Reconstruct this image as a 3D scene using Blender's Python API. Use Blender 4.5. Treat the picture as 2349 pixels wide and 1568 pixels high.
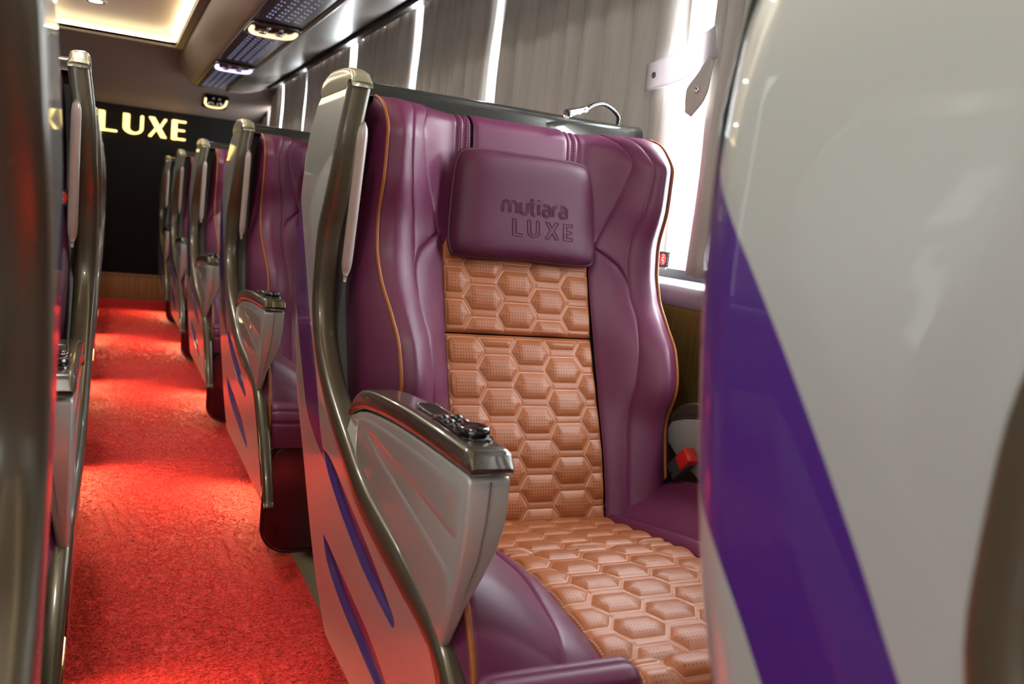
import bpy, bmesh, math, random
import numpy as np
from mathutils import Vector, Matrix

for o in list(bpy.data.objects): bpy.data.objects.remove(o, do_unlink=True)
scene = bpy.context.scene
COL = scene.collection
rng = np.random.default_rng(7)

# ------------------------------------------------------------------ camera
F_PX = 1989.3
YAW, PITCH, ROLL = [math.radians(a) for a in (25.494, 7.528, 6.035)]
fw = Vector((math.sin(YAW)*math.cos(PITCH), math.cos(YAW)*math.cos(PITCH), -math.sin(PITCH)))
rt = Vector((math.cos(YAW), -math.sin(YAW), 0)); up = rt.cross(fw)
r2 = rt*math.cos(ROLL) + up*math.sin(ROLL); u2 = -rt*math.sin(ROLL) + up*math.cos(ROLL)
cam_d = bpy.data.cameras.new('camera'); cam = bpy.data.objects.new('camera', cam_d); COL.objects.link(cam)
cam.matrix_world = Matrix(((r2.x, u2.x, -fw.x, 0), (r2.y, u2.y, -fw.y, 0), (r2.z, u2.z, -fw.z, 1.0), (0, 0, 0, 1)))
cam_d.sensor_fit = 'HORIZONTAL'; cam_d.sensor_width = 36.0; cam_d.lens = F_PX/2349*36
cam_d.clip_start = 0.01; cam_d.clip_end = 60
cam_d.dof.use_dof = True; cam_d.dof.focus_distance = 1.72; cam_d.dof.aperture_fstop = 4.9
scene.camera = cam

# ------------------------------------------------------------------ world, big lights, exposure
w = bpy.data.worlds.new('overcast_sky'); scene.world = w; w.use_nodes = True
w.node_tree.nodes['Background'].inputs[0].default_value = (0.93, 0.96, 1.0, 1)
w.node_tree.nodes['Background'].inputs[1].default_value = 3.5
scene.view_settings.view_transform = 'Standard'
scene.view_settings.look = 'None'
scene.view_settings.exposure = 0.0
scene.view_settings.gamma = 1.0
scene.view_settings.use_curve_mapping = False

def area(name, loc, to, sx, sy, energy, color):
    l = bpy.data.lights.new(name, 'AREA'); l.shape = 'RECTANGLE'; l.size = sx; l.size_y = sy
    l.energy = energy; l.color = color
    o = bpy.data.objects.new(name, l); COL.objects.link(o); o.location = loc
    o.rotation_euler = (Vector(to)-Vector(loc)).to_track_quat('-Z', 'Y').to_euler()
    return o
area('daylight_right_windows', (1.62, 2.5, 1.50), (0, 2.5, 1.3), 11.0, 1.2, 1500, (0.95, 0.97, 1.0))
area('daylight_left_windows', (-1.62, -1.5, 1.45), (0, -1.0, 1.25), 4.0, 1.0, 34, (0.97, 1.0, 0.99))
for yy in (-0.8, 1.1, 3.0, 4.9):
    l = bpy.data.lights.new('ceiling_downlight_glow', 'AREA'); l.shape = 'DISK'; l.size = 0.11; l.energy = 9.5; l.color = (1.0, 0.96, 0.89)
    o = bpy.data.objects.new('ceiling_downlight_glow', l); COL.objects.link(o); o.location = (-0.12, yy+1.38, 2.105)

# ------------------------------------------------------------------ helpers
def pchip(xs, ys):
    xs = np.array(xs, float); ys = np.array(ys, float)
    if xs[0] > xs[-1]: xs, ys = xs[::-1], ys[::-1]
    h = np.diff(xs); d = np.diff(ys)/h; m = np.zeros_like(ys)
    m[0], m[-1] = d[0], d[-1]
    for i in range(1, len(xs)-1):
        if d[i-1]*d[i] > 0:
            w1, w2 = 2*h[i]+h[i-1], h[i]+2*h[i-1]; m[i] = (w1+w2)/(w1/d[i-1]+w2/d[i])
    def f(x):
        x = np.clip(np.asarray(x, float), xs[0], xs[-1]); i = np.clip(np.searchsorted(xs, x)-1, 0, len(h)-1)
        t = (x-xs[i])/h[i]; t2, t3 = t*t, t*t*t
        return (2*t3-3*t2+1)*ys[i]+(t3-2*t2+t)*h[i]*m[i]+(-2*t3+3*t2)*ys[i+1]+(t3-t2)*h[i]*m[i+1]
    return f
def sstep(a, b, x):
    t = np.clip((np.asarray(x, float)-a)/(b-a), 0, 1); return t*t*(3-2*t)

def link(name, me, mat=None, parent=None):
    o = bpy.data.objects.new(name, me); COL.objects.link(o)
    if mat is not None: me.materials.append(mat)
    if parent is not None: o.parent = parent
    return o
def tag(o, label=None, cat=None, group=None, kind=None):
    if label: o['label'] = label
    if cat: o['category'] = cat
    if group: o['group'] = group
    if kind: o['kind'] = kind
    return o
def empty(name, loc=(0, 0, 0)):
    o = bpy.data.objects.new(name, None); COL.objects.link(o); o.location = loc; o.empty_display_size = 0.1
    return o
def mesh_np(name, V, Fc, smooth=True):
    me = bpy.data.meshes.new(name); V = np.asarray(V, float).reshape(-1, 3)
    me.from_pydata([tuple(v) for v in V], [], [tuple(int(i) for i in f) for f in Fc]); me.update()
    if smooth: me.polygons.foreach_set('use_smooth', [True]*len(me.polygons))
    return me
def grid_faces(nu, nv, wrapu=False, wrapv=False, off=0):
    iu = np.arange(nu if wrapu else nu-1); iv = np.arange(nv if wrapv else nv-1)
    A, B = np.meshgrid(iu, iv, indexing='ij'); A2, B2 = (A+1) % nu, (B+1) % nv
    return (np.stack([A*nv+B, A2*nv+B, A2*nv+B2, A*nv+B2], -1).reshape(-1, 4)+off)
def grid(name, P, mat, parent=None, flip=False, wrapu=False, wrapv=False, attrs=None, uv=None, caps=False):
    nu, nv, _ = P.shape
    Fc = grid_faces(nu, nv, wrapu, wrapv).tolist()
    if caps:
        Fc.append(list(range(nv))[::-1]); Fc.append([(nu-1)*nv+i for i in range(nv)])
    if flip: Fc = [f[::-1] for f in Fc]
    me = mesh_np(name, P.reshape(-1, 3), Fc)
    if attrs:
        for k, v in attrs.items():
            a = me.attributes.new(k, 'FLOAT', 'POINT'); a.data.foreach_set('value', np.asarray(v, np.float32).ravel())
    if uv is not None:
        a = me.attributes.new('pos2', 'FLOAT_VECTOR', 'POINT')
        q = np.zeros((nu*nv, 3), np.float32); q[:, :2] = uv.reshape(-1, 2); a.data.foreach_set('vector', q.ravel())
    return link(name, me, mat, parent)
def tube_np(path, r, n=10, closed=False, r_b=None, side=None):
    """tube round a path; r radius (scalar/array) along `side`, r_b along the other axis."""
    P = np.asarray(path, float); m = len(P); r = np.broadcast_to(np.asarray(r, float), (m,)); rb = r if r_b is None else np.broadcast_to(np.asarray(r_b, float), (m,))
    T = np.roll(P, -1, 0)-np.roll(P, 1, 0) if closed else np.gradient(P, axis=0)
    T /= np.linalg.norm(T, axis=1)[:, None]+1e-12
    if side is None:
        N = np.zeros_like(P); ref = np.array([0, 0, 1.0]) if abs(T[0, 2]) < .9 else np.array([1.0, 0, 0])
        v = np.cross(T[0], ref); v /= np.linalg.norm(v)
        for i in range(m):
            v = v-T[i]*(v@T[i]); v /= np.linalg.norm(v); N[i] = v
    else:
        N = np.broadcast_to(np.asarray(side, float), P.shape); N = N-T*(np.sum(N*T, 1)[:, None]); N /= np.linalg.norm(N, axis=1)[:, None]
    B = np.cross(T, N); th = np.linspace(0, 2*math.pi, n, endpoint=False)
    return P[:, None]+r[:, None, None]*np.cos(th)[None, :, None]*N[:, None]+rb[:, None, None]*np.sin(th)[None, :, None]*B[:, None]
def tube(name, path, r, mat, parent=None, n=10, closed=False, r_b=None, side=None):
    return grid(name, tube_np(path, r, n, closed, r_b, side), mat, parent, wrapu=closed, wrapv=True, caps=not closed)
def box(name, x0, x1, y0, y1, z0, z1, mat, parent=None, bev=0.0, seg=3, rot=None):
    bm = bmesh.new(); bmesh.ops.create_cube(bm, size=1)
    for v in bm.verts: v.co = Vector(((v.co.x+.5)*(x1-x0)+x0, (v.co.y+.5)*(y1-y0)+y0, (v.co.z+.5)*(z1-z0)+z0))
    if bev > 0: bmesh.ops.bevel(bm, geom=bm.edges[:], offset=bev, segments=seg, affect='EDGES', profile=0.5)
    me = bpy.data.meshes.new(name); bm.to_mesh(me); bm.free()
    if bev > 0: me.polygons.foreach_set('use_smooth', [True]*len(me.polygons)); sharp(me)
    return link(name, me, mat, parent)
def sharp(me, ang=40):
    try: me.set_sharp_from_angle(angle=math.radians(ang))
    except Exception: pass
def prism(name, poly, axis, a0, a1, mat, parent=None, bev=0.0, seg=3, inner=None):
    """extrude a 2-D outline along an axis. axis 'x': poly is (y,z); 'y': (x,z); 'z': (x,y)."""
    bm = bmesh.new(); n = len(poly)
    def mk(p, a): return {'x': (a, p[0], p[1]), 'y': (p[0], a, p[1]), 'z': (p[0], p[1], a)}[axis]
    A = [bm.verts.new(mk(p, a0(p) if callable(a0) else a0)) for p in poly]; B = [bm.verts.new(mk(p, a1(p) if callable(a1) else a1)) for p in poly]
    bm.faces.new(A); bm.faces.new(B[::-1])
    for i in range(n): bm.faces.new((A[i], B[i], B[(i+1) % n], A[(i+1) % n]))
    bmesh.ops.recalc_face_normals(bm, faces=bm.faces[:])
    if bev > 0:
        es = [e for e in bm.edges if len(e.link_faces) == 2 and e.calc_face_angle(0) > 0.5]
        bmesh.ops.bevel(bm, geom=es, offset=bev, segments=seg, affect='EDGES', profile=0.5, clamp_overlap=True)
    me = bpy.data.meshes.new(name); bm.to_mesh(me); bm.free()
    me.polygons.foreach_set('use_smooth', [True]*len(me.polygons)); sharp(me, 35)
    return link(name, me, mat, parent)
def lathe(name, prof, mat, parent=None, n=24, M=None):
    P = np.array([[(r*math.cos(t), r*math.sin(t), z) for t in np.linspace(0, 2*math.pi, n, endpoint=False)] for r, z in prof])
    o = grid(name, P, mat, parent, wrapv=True, caps=True)
    if M is not None: o.data.transform(M)
    return o
def rrect(x0, x1, y0, y1, r, n=6):
    out = []
    for cx, cy, a in ((x1-r, y1-r, 0), (x0+r, y1-r, 90), (x0+r, y0+r, 180), (x1-r, y0+r, 270)):
        for k in range(n+1):
            t = math.radians(a+90*k/n); out.append((cx+r*math.cos(t), cy+r*math.sin(t)))
    return out

# ------------------------------------------------------------------ materials
def nt(name):
    m = bpy.data.materials.new(name); m.use_nodes = True
    return m, m.node_tree.nodes, m.node_tree.links, m.node_tree.nodes['Principled BSDF']
def setp(b, **k):
    for key, v in k.items():
        key = key.replace('_', ' ').title() if key not in b.inputs else key
        b.inputs[key].default_value = v
def rgb(r, g, b): # sRGB 0-255 -> linear
    f = lambda c: (c/255/12.92 if c/255 <= .04045 else ((c/255+.055)/1.055)**2.4)
    return (f(r), f(g), f(b), 1)
def basic(name, col, rough=.5, metal=0., coat=0., bump=None, spec=None, var=None, emit=None, sheen=0., coatr=.03):
    m, N, L, b = nt(name)
    b.inputs['Base Color'].default_value = col; b.inputs['Roughness'].default_value = rough; b.inputs['Metallic'].default_value = metal
    b.inputs['Coat Weight'].default_value = coat; b.inputs['Coat Roughness'].default_value = coatr; b.inputs['Sheen Weight'].default_value = sheen
    if spec is not None: b.inputs['Specular IOR Level'].default_value = spec
    tc = N.new('ShaderNodeTexCoord')
    if bump:
        sc, st, dist = bump
        n = N.new('ShaderNodeTexNoise'); n.inputs['Scale'].default_value = sc; n.inputs['Detail'].default_value = 3
        L.new(tc.outputs['Object'], n.inputs['Vector'])
        bp = N.new('ShaderNodeBump'); bp.inputs['Strength'].default_value = st; bp.inputs['Distance'].default_value = dist
        L.new(n.outputs['Fac'], bp.inputs['Height']); L.new(bp.outputs['Normal'], b.inputs['Normal'])
    if var:
        sc, amt = var
        n = N.new('ShaderNodeTexNoise'); n.inputs['Scale'].default_value = sc; n.inputs['Detail'].default_value = 4
        L.new(tc.outputs['Object'], n.inputs['Vector'])
        mx = N.new('ShaderNodeMix'); mx.data_type = 'RGBA'; L.new(n.outputs['Fac'], mx.inputs[0])
        mx.inputs[6].default_value = tuple(c*(1-amt) for c in col[:3])+(1,); mx.inputs[7].default_value = tuple(min(1, c*(1+amt)) for c in col[:3])+(1,)
        L.new(mx.outputs[2], b.inputs['Base Color'])
    if emit:
        c, s = emit; b.inputs['Emission Color'].default_value = c; b.inputs['Emission Strength'].default_value = s
    return m
M = {}
M['silver'] = basic('silver_paint', rgb(166, 170, 165), .38, .25, .9)
M['bronze'] = basic('bronze_lacquer', rgb(78, 71, 55), .34, .35, .4, coatr=.10)
M['champagne'] = basic('champagne_lacquer', rgb(168, 164, 140), .3, .3, .6, coatr=.08)
M['armcap'] = basic('dark_bronze_lacquer', rgb(70, 64, 53), .25, .3, .8, coatr=.05)
M['handle'] = basic('pearl_plastic', rgb(178, 166, 162), .25, .1, .6)
M['dark'] = basic('charcoal_plastic', rgb(50, 52, 52), .45)
M['innergrey'] = basic('slate_plastic', rgb(78, 82, 82), .4)
M['black'] = basic('black_plastic', rgb(14, 13, 13), .35, bump=(300, .1, .001))
M['gloss_black'] = basic('gloss_black', rgb(16, 14, 14), .12, 0, .6)
M['leather'] = basic('plum_leather', rgb(100, 39, 73), .42, bump=(750, .28, .0012), var=(9, .10), spec=.5)
M['leather_dark'] = basic('deep_plum_leather', rgb(80, 30, 56), .5, bump=(750, .3, .0012), var=(9, .10), spec=.35)
M['maroon'] = basic('maroon_vinyl', rgb(66, 22, 34), .22, bump=(500, .1, .001))
M['piping'] = basic('copper_piping', rgb(150, 84, 38), .38, bump=(900, .2, .001))
M['chrome'] = basic('chrome', (.75, .75, .76, 1), .12, 1.)
M['red'] = basic('red_button', rgb(190, 30, 30), .25)
M['topbar'] = basic('gunmetal_lacquer', rgb(70, 70, 66), .22, .5, .6)
M['tagred'] = basic('tag_red', rgb(205, 40, 36), .5)
M['tagwhite'] = basic('tag_thread', rgb(235, 230, 225), .6)
M['seam'] = basic('seam_shadow_gap', rgb(96, 92, 86), .5)
M['chip'] = basic('stitch_thread', rgb(150, 92, 130), .7)

def quilt_material():
    m, N, L, b = nt('tan_quilted_leather')
    hd = N.new('ShaderNodeAttribute'); hd.attribute_name = 'hd'
    ps = N.new('ShaderNodeAttribute'); ps.attribute_name = 'pos2'
    def math_(op, a, bb=None, c=None):
        n = N.new('ShaderNodeMath'); n.operation = op
        for i, v in enumerate((a, bb, c)):
            if v is None: continue
            if isinstance(v, (int, float)): n.inputs[i].default_value = v
            else: L.new(v, n.inputs[i])
        return n.outputs[0]
    sp = N.new('ShaderNodeSeparateXYZ'); L.new(ps.outputs['Vector'], sp.inputs[0])
    S = .0066
    fx = math_('SUBTRACT', math_('FRACT', math_('DIVIDE', sp.outputs[0], S)), .5)
    fy = math_('SUBTRACT', math_('FRACT', math_('DIVIDE', sp.outputs[1], S)), .5)
    d = math_('SQRT', math_('ADD', math_('MULTIPLY', fx, fx), math_('MULTIPLY', fy, fy)))
    dot = math_('LESS_THAN', d, .19)
    inside = math_('GREATER_THAN', hd.outputs['Fac'], .0125)
    hole = math_('MULTIPLY', dot, inside)
    # stitches: a dashed thread 1 mm wide at the rim of each pad
    ring = math_('LESS_THAN', math_('ABSOLUTE', math_('SUBTRACT', hd.outputs['Fac'], .0050)), .0008)
    dash = math_('LESS_THAN', math_('FRACT', math_('DIVIDE', math_('ADD', sp.outputs[0], math_('MULTIPLY', sp.outputs[1], .6)), .0036)), .62)
    st = math_('MULTIPLY', ring, dash)
    tc = N.new('ShaderNodeTexCoord')
    nz = N.new('ShaderNodeTexNoise'); nz.inputs['Scale'].default_value = 11; nz.inputs['Detail'].default_value = 3; L.new(tc.outputs['Object'], nz.inputs['Vector'])
    c1 = N.new('ShaderNodeMix'); c1.data_type = 'RGBA'; L.new(nz.outputs['Fac'], c1.inputs[0])
    c1.inputs[6].default_value = rgb(152, 84, 46); c1.inputs[7].default_value = rgb(166, 98, 58)
    c2 = N.new('ShaderNodeMix'); c2.data_type = 'RGBA'; L.new(hole, c2.inputs[0]); L.new(c1.outputs[2], c2.inputs[6]); c2.inputs[7].default_value = rgb(84, 40, 22)
    c3 = N.new('ShaderNodeMix'); c3.data_type = 'RGBA'; L.new(st, c3.inputs[0]); L.new(c2.outputs[2], c3.inputs[6]); c3.inputs[7].default_value = rgb(206, 160, 140)
    L.new(c3.outputs[2], b.inputs['Base Color']); b.inputs['Roughness'].default_value = .42
    n2 = N.new('ShaderNodeTexNoise'); n2.inputs['Scale'].default_value = 800; L.new(tc.outputs['Object'], n2.inputs['Vector'])
    h = math_('SUBTRACT', math_('MULTIPLY', n2.outputs['Fac'], .35), hole)
    bp = N.new('ShaderNodeBump'); bp.inputs['Strength'].default_value = .45; bp.inputs['Distance'].default_value = .0012
    L.new(h, bp.inputs['Height']); L.new(bp.outputs['Normal'], b.inputs['Normal'])
    return m
M['quilt'] = quilt_material()

def shell_material():
    """silver paint with purple painted swoosh; the outline is stored as a signed distance on the mesh"""
    m, N, L, b = nt('silver_paint_with_purple_swoosh')
    a = N.new('ShaderNodeAttribute'); a.attribute_name = 'sd'
    r = N.new('ShaderNodeMapRange'); r.inputs['From Min'].default_value = -.0006; r.inputs['From Max'].default_value = .0006
    L.new(a.outputs['Fac'], r.inputs['Value'])
    mx = N.new('ShaderNodeMix'); mx.data_type = 'RGBA'; L.new(r.outputs['Result'], mx.inputs[0])
    mx.inputs[6].default_value = rgb(62, 26, 108); mx.inputs[7].default_value = rgb(166, 170, 165)
    L.new(mx.outputs[2], b.inputs['Base Color'])
    mm = N.new('ShaderNodeMath'); mm.operation = 'MULTIPLY'; mm.inputs[1].default_value = .25; L.new(r.outputs['Result'], mm.inputs[0]); L.new(mm.outputs[0], b.inputs['Metallic'])
    b.inputs['Roughness'].default_value = .38; b.inputs['Coat Weight'].default_value = .9; b.inputs['Coat Roughness'].default_value = .03
    return m
M['shell'] = shell_material()

def carpet_material(name, strength):
    m, N, L, b = nt(name)
    tc = N.new('ShaderNodeTexCoord')
    n = N.new('ShaderNodeTexNoise'); n.inputs['Scale'].default_value = 170; n.inputs['Detail'].default_value = 5; L.new(tc.outputs['Object'], n.inputs['Vector'])
    v = N.new('ShaderNodeTexVoronoi'); v.inputs['Scale'].default_value = 190; L.new(tc.outputs['Object'], v.inputs['Vector'])
    mx = N.new('ShaderNodeMix'); mx.data_type = 'RGBA'; L.new(n.outputs['Fac'], mx.inputs[0])
    mx.inputs[6].default_value = rgb(226, 46, 42); mx.inputs[7].default_value = rgb(242, 66, 58)
    L.new(mx.outputs[2], b.inputs['Base Color']); b.inputs['Roughness'].default_value = .75
    b.inputs['Subsurface Weight'].default_value = 0
    ad = N.new('ShaderNodeMath'); L.new(n.outputs['Fac'], ad.inputs[0]); L.new(v.outputs['Distance'], ad.inputs[1])
    bp = N.new('ShaderNodeBump'); bp.inputs['Strength'].default_value = strength; bp.inputs['Distance'].default_value = .006
    L.new(ad.outputs[0], bp.inputs['Height']); L.new(bp.outputs['Normal'], b.inputs['Normal'])
    return m
M['carpet'] = carpet_material('red_coil_mat', .4)
M['coil'] = basic('red_vinyl_coil', rgb(240, 60, 54), .45, var=(40, .12))

def brushed(name, c1, c2, scale, metal, rough, axis=2):
    m, N, L, b = nt(name)
    tc = N.new('ShaderNodeTexCoord'); mp = N.new('ShaderNodeMapping'); s = [scale, scale, scale]; s[axis] = scale*.02
    mp.inputs['Scale'].default_value = s; L.new(tc.outputs['Object'], mp.inputs['Vector'])
    n = N.new('ShaderNodeTexNoise'); n.inputs['Scale'].default_value = 1; n.inputs['Detail'].default_value = 4; L.new(mp.outputs[0], n.inputs['Vector'])
    rp = N.new('ShaderNodeValToRGB'); rp.color_ramp.elements[0].position = .3; rp.color_ramp.elements[1].position = .7
    rp.color_ramp.elements[0].color = c1; rp.color_ramp.elements[1].color = c2
    L.new(n.outputs['Fac'], rp.inputs[0]); L.new(rp.outputs[0], b.inputs['Base Color'])
    b.inputs['Metallic'].default_value = metal; b.inputs['Roughness'].default_value = rough
    bp = N.new('ShaderNodeBump'); bp.inputs['Strength'].default_value = .15; bp.inputs['Distance'].default_value = .001
    L.new(n.outputs['Fac'], bp.inputs['Height']); L.new(bp.outputs['Normal'], b.inputs['Normal'])
    return m
M['gold'] = brushed('brushed_gold_laminate', rgb(98, 78, 34), rgb(140, 116, 60), 420, .55, .42)
M['wood'] = brushed('oak_laminate', rgb(128, 84, 44), rgb(168, 118, 66), 60, 0, .4)
M['floor'] = basic('grey_vinyl_floor', rgb(112, 102, 84), .35, var=(6, .15), bump=(80, .1, .001))
M['wall'] = basic('wall_laminate', rgb(112, 104, 98), .5, var=(3, .06))
M['sill'] = basic('padded_grey_vinyl', rgb(118, 116, 116), .42, bump=(500, .2, .001))
M['ceiling'] = basic('ceiling_fabric', rgb(120, 104, 96), .75, bump=(260, .15, .001), var=(2, .06))
M['recess'] = basic('ceiling_panel', rgb(214, 200, 194), .38, var=(2, .04))
M['rackbody'] = basic('rack_moulding', rgb(128, 112, 100), .5, var=(2, .08))
M['rackgloss'] = basic('rack_gloss_moulding', rgb(104, 97, 92), .42, .2, .25, coatr=.25)
M['console'] = basic('console_black', rgb(34, 28, 32), .3)
M['backwall'] = basic('black_back_panel', rgb(12, 8, 7), .55, spec=.15)
M['letters'] = basic('lit_letter', rgb(255, 226, 130), .4, emit=((1.0, .74, .22, 1), 2.2))
M['led_warm'] = basic('warm_led', rgb(255, 220, 120), .4, emit=((1.0, .88, .52, 1), 9.0))
M['step_led'] = basic('step_led', rgb(255, 220, 120), .4, emit=((1.0, .70, .30, 1), 3.0))
M['led_blue'] = basic('violet_white_led', rgb(210, 205, 255), .4, emit=((.66, .60, 1.0, 1), 2.6))
M['led_white'] = basic('white_led', rgb(255, 250, 240), .4, emit=((1, .95, .86, 1), 14.0))
M['ring_warm'] = basic('warm_ring', rgb(255, 225, 150), .4, emit=((1.0, .76, .38, 1), 2.0))
M['dots'] = basic('led_dot', rgb(120, 125, 165), .3, emit=((.62, .66, 1.0, 1), .3))
M['rubber'] = basic('window_rubber', rgb(20, 20, 22), .6)
M['alu'] = basic('window_frame_grey', rgb(96, 98, 104), .4, .4)
def curtain_material(name, col, trans):
    m, N, L, b = nt(name)
    b.inputs['Base Color'].default_value = col; b.inputs['Roughness'].default_value = .8
    tc = N.new('ShaderNodeTexCoord'); mp = N.new('ShaderNodeMapping'); mp.inputs['Scale'].default_value = (60, 60, 6); L.new(tc.outputs['Object'], mp.inputs['Vector'])
    n = N.new('ShaderNodeTexNoise'); n.inputs['Scale'].default_value = 1; n.inputs['Detail'].default_value = 4; L.new(mp.outputs[0], n.inputs['Vector'])
    mx = N.new('ShaderNodeMix'); mx.data_type = 'RGBA'; L.new(n.outputs['Fac'], mx.inputs[0])
    mx.inputs[6].default_value = tuple(c*.82 for c in col[:3])+(1,); mx.inputs[7].default_value = tuple(min(1, c*1.18) for c in col[:3])+(1,); L.new(mx.outputs[2], b.inputs['Base Color'])
    bp = N.new('ShaderNodeBump'); bp.inputs['Strength'].default_value = .4; bp.inputs['Distance'].default_value = .004
    L.new(n.outputs['Fac'], bp.inputs['Height']); L.new(bp.outputs['Normal'], b.inputs['Normal'])
    t = N.new('ShaderNodeBsdfTranslucent'); t.inputs[0].default_value = col
    s = N.new('ShaderNodeMixShader'); s.inputs[0].default_value = trans
    L.new(b.outputs[0], s.inputs[1]); L.new(t.outputs[0], s.inputs[2]); L.new(s.outputs[0], N['Material Output'].inputs[0])
    return m
M['curtain'] = curtain_material('grey_blackout_curtain', rgb(170, 164, 158), .03)
M['strap'] = curtain_material('pale_tie_strap', rgb(190, 184, 186), .42)
def glass_material():
    m, N, L, b = nt('window_glass'); N.remove(b)
    t = N.new('ShaderNodeBsdfTransparent'); t.inputs[0].default_value = (.96, .98, .98, 1)
    g = N.new('ShaderNodeBsdfGlossy'); g.inputs['Roughness'].default_value = .02
    s = N.new('ShaderNodeMixShader'); s.inputs[0].default_value = .05; L.new(t.outputs[0], s.inputs[1]); L.new(g.outputs[0], s.inputs[2])
    L.new(s.outputs[0], N['Material Output'].inputs[0]); return m
M['glass'] = glass_material()

# ================================================================== SETTING
Y0, Y1 = -3.6, 8.4          # front and back of the saloon
XR, XL = 1.30, -1.26        # wall faces
ZC = 2.05                   # ceiling
tag(box('floor', XL-.1, XR+.1, Y0-.1, Y1+.2, -.06, 0, M['floor']), kind='structure')

# right wall: lower panel, window posts, header; the glass ribbon between z .93 and 2.0
WZ0, WZ1 = .915, 1.98
def side_wall(name, X, s):
    """s=+1 right, -1 left; wall face at X"""
    wl = box(name, min(X, X+s*.06), max(X, X+s*.06), Y0, Y1, 0, WZ0-.03, M['wall']); tag(wl, kind='structure')
    hd = box('window_header', min(X, X+s*.06), max(X, X+s*.06), Y0, Y1, WZ1, 2.3, M['wall'], wl)
    return wl
wr = side_wall('wall_right', XR, 1); wl_ = side_wall('wall_left', XL, -1)
PANE = [(-3.5, -1.95), (-1.85, -.15), (-.05, 1.55), (1.615, 3.0), (3.1, 4.6), (4.7, 6.3), (6.4, 8.3)]
wn = 0
for X, s in ((XR, 1), (XL, -1)):
    for a, b in PANE:
        wn += 1
        xg = X+s*.045
        p = box('window_%d' % wn, xg-.003, xg+.003, a, b, WZ0, WZ1, M['glass']); tag(p, kind='structure')
        fr = [('y', a-.05, a+.02), ('y', b-.02, b+.05)]
        for k, (q0, q1) in enumerate(((a-.05, a+.012), (b-.012, b+.05))):
            box('window_post', X+s*.005 if s > 0 else X-.06, X+.06 if s > 0 else X-.005, q0, q1, WZ0, WZ1, M['rubber'], p)
        box('window_frame', min(X+s*.01, X+s*.06), max(X+s*.01, X+s*.06), a-.05, b+.05, WZ0-.03, WZ0+.022, M['alu'], p)
# gold laminate lower panel and padded sill, right side
g = box('trim_1', XR-.022, XR-.001, Y0, Y1, .05, .872, M['gold']); tag(g, kind='structure')
def sill(name, X, s):
    prof = [(0.0, .864), (-.040, .864), (-.042, .849), (-.052, .850), (-.058, .868), (-.057, .888), (-.049, .901), (-.030, .908), (.0, .913), (.05, .914), (.05, .864)]
    o = prism(name, [(X+s*px, pz) for px, pz in prof], 'y', Y0, Y1, M['sill'], bev=.004, seg=2); tag(o, kind='structure'); return o
o = box('led_strip', XR-.038, XR-.026, Y0+.1, Y1-.1, .8555, .8625, basic('sill_led', rgb(255, 220, 120), .4, emit=((1.0, .80, .22, 1), 2.2)), bev=.002); tag(o, 'thin yellow led strip under the padded window sill', 'led strip')
sill('trim_2', XR, 1); sill('trim_3', XL, -1)

# back wall, oak kick board, unseen front wall made solid to cut frontal light
wb = box('wall_back', XL-.06, XR+.06, Y1, Y1+.08, 0, 2.3, M['backwall']); tag(wb, kind='structure')
bb = box('baseboard_back', XL, XR, Y1-.035, Y1-.001, 0.0, .225, M['wood'], bev=.004); tag(bb, kind='structure')
box('board_lip', XL, XR, Y1-.045, Y1-.001, .2255, .236, basic('lit_lip_tint', rgb(176, 112, 84), .35), bb, bev=.003)  # lit line along the board top, put into the lip's pinkish colour
wfm = box('wall_front', XL-.06, XR+.06, Y0-.08, Y0, 0, 2.3, M['wall']); tag(wfm, kind='structure')
# ceiling with the recessed panel; sloping bulkhead at the back
RX0, RX1, RY0, RY1 = -.44, .40, -2.4, 7.06
cl = box('ceiling', XL-.06, RX0, Y0, RY1+.14, ZC, ZC+.02, M['ceiling']); tag(cl, kind='structure')
box('ceiling_side', RX1, XR+.06, Y0, RY1+.14, ZC, ZC+.02, M['ceiling'], cl)
box('ceiling_end', RX0, RX1, RY1, RY1+.14, ZC, ZC+.02, M['ceiling'], cl)
box('ceiling_end', RX0, RX1, Y0, RY0, ZC, ZC+.02, M['ceiling'], cl)
rp = box('recess_panel', RX0-.02, RX1+.02, RY0-.02, RY1+.02, ZC+.075, ZC+.095, M['recess'], cl)
for a in ((RX0-.02, RX0, RY0, RY1), (RX1, RX1+.02, RY0, RY1), (RX0, RX1, RY0-.02, RY0), (RX0, RX1, RY1, RY1+.02)):
    box('recess_side', *a, ZC+.0, ZC+.075, M['recess'], cl)
bk = prism('bulkhead', [(RY1+.10, ZC+.005), (7.55, 1.985), (8.0, 1.84), (8.28, 1.715), (Y1, 1.685), (Y1, 2.3), (RY1+.10, 2.3)], 'x', XL, XR, M['ceiling'])
bk.parent = cl
# perimeter frame of the recess
fr = box('trim_4', RX1+.0005, RX1+.052, RY0, RY1+.052, ZC-.014, ZC-.0005, basic('recess_frame', rgb(122, 114, 108), .4, .2)); tag(fr, kind='structure')
fr = box('trim_5', RX0, RX1, RY1+.0005, RY1+.052, ZC-.014, ZC-.0005, basic('recess_frame_end', rgb(104, 92, 86), .5)); tag(fr, kind='structure')
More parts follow.
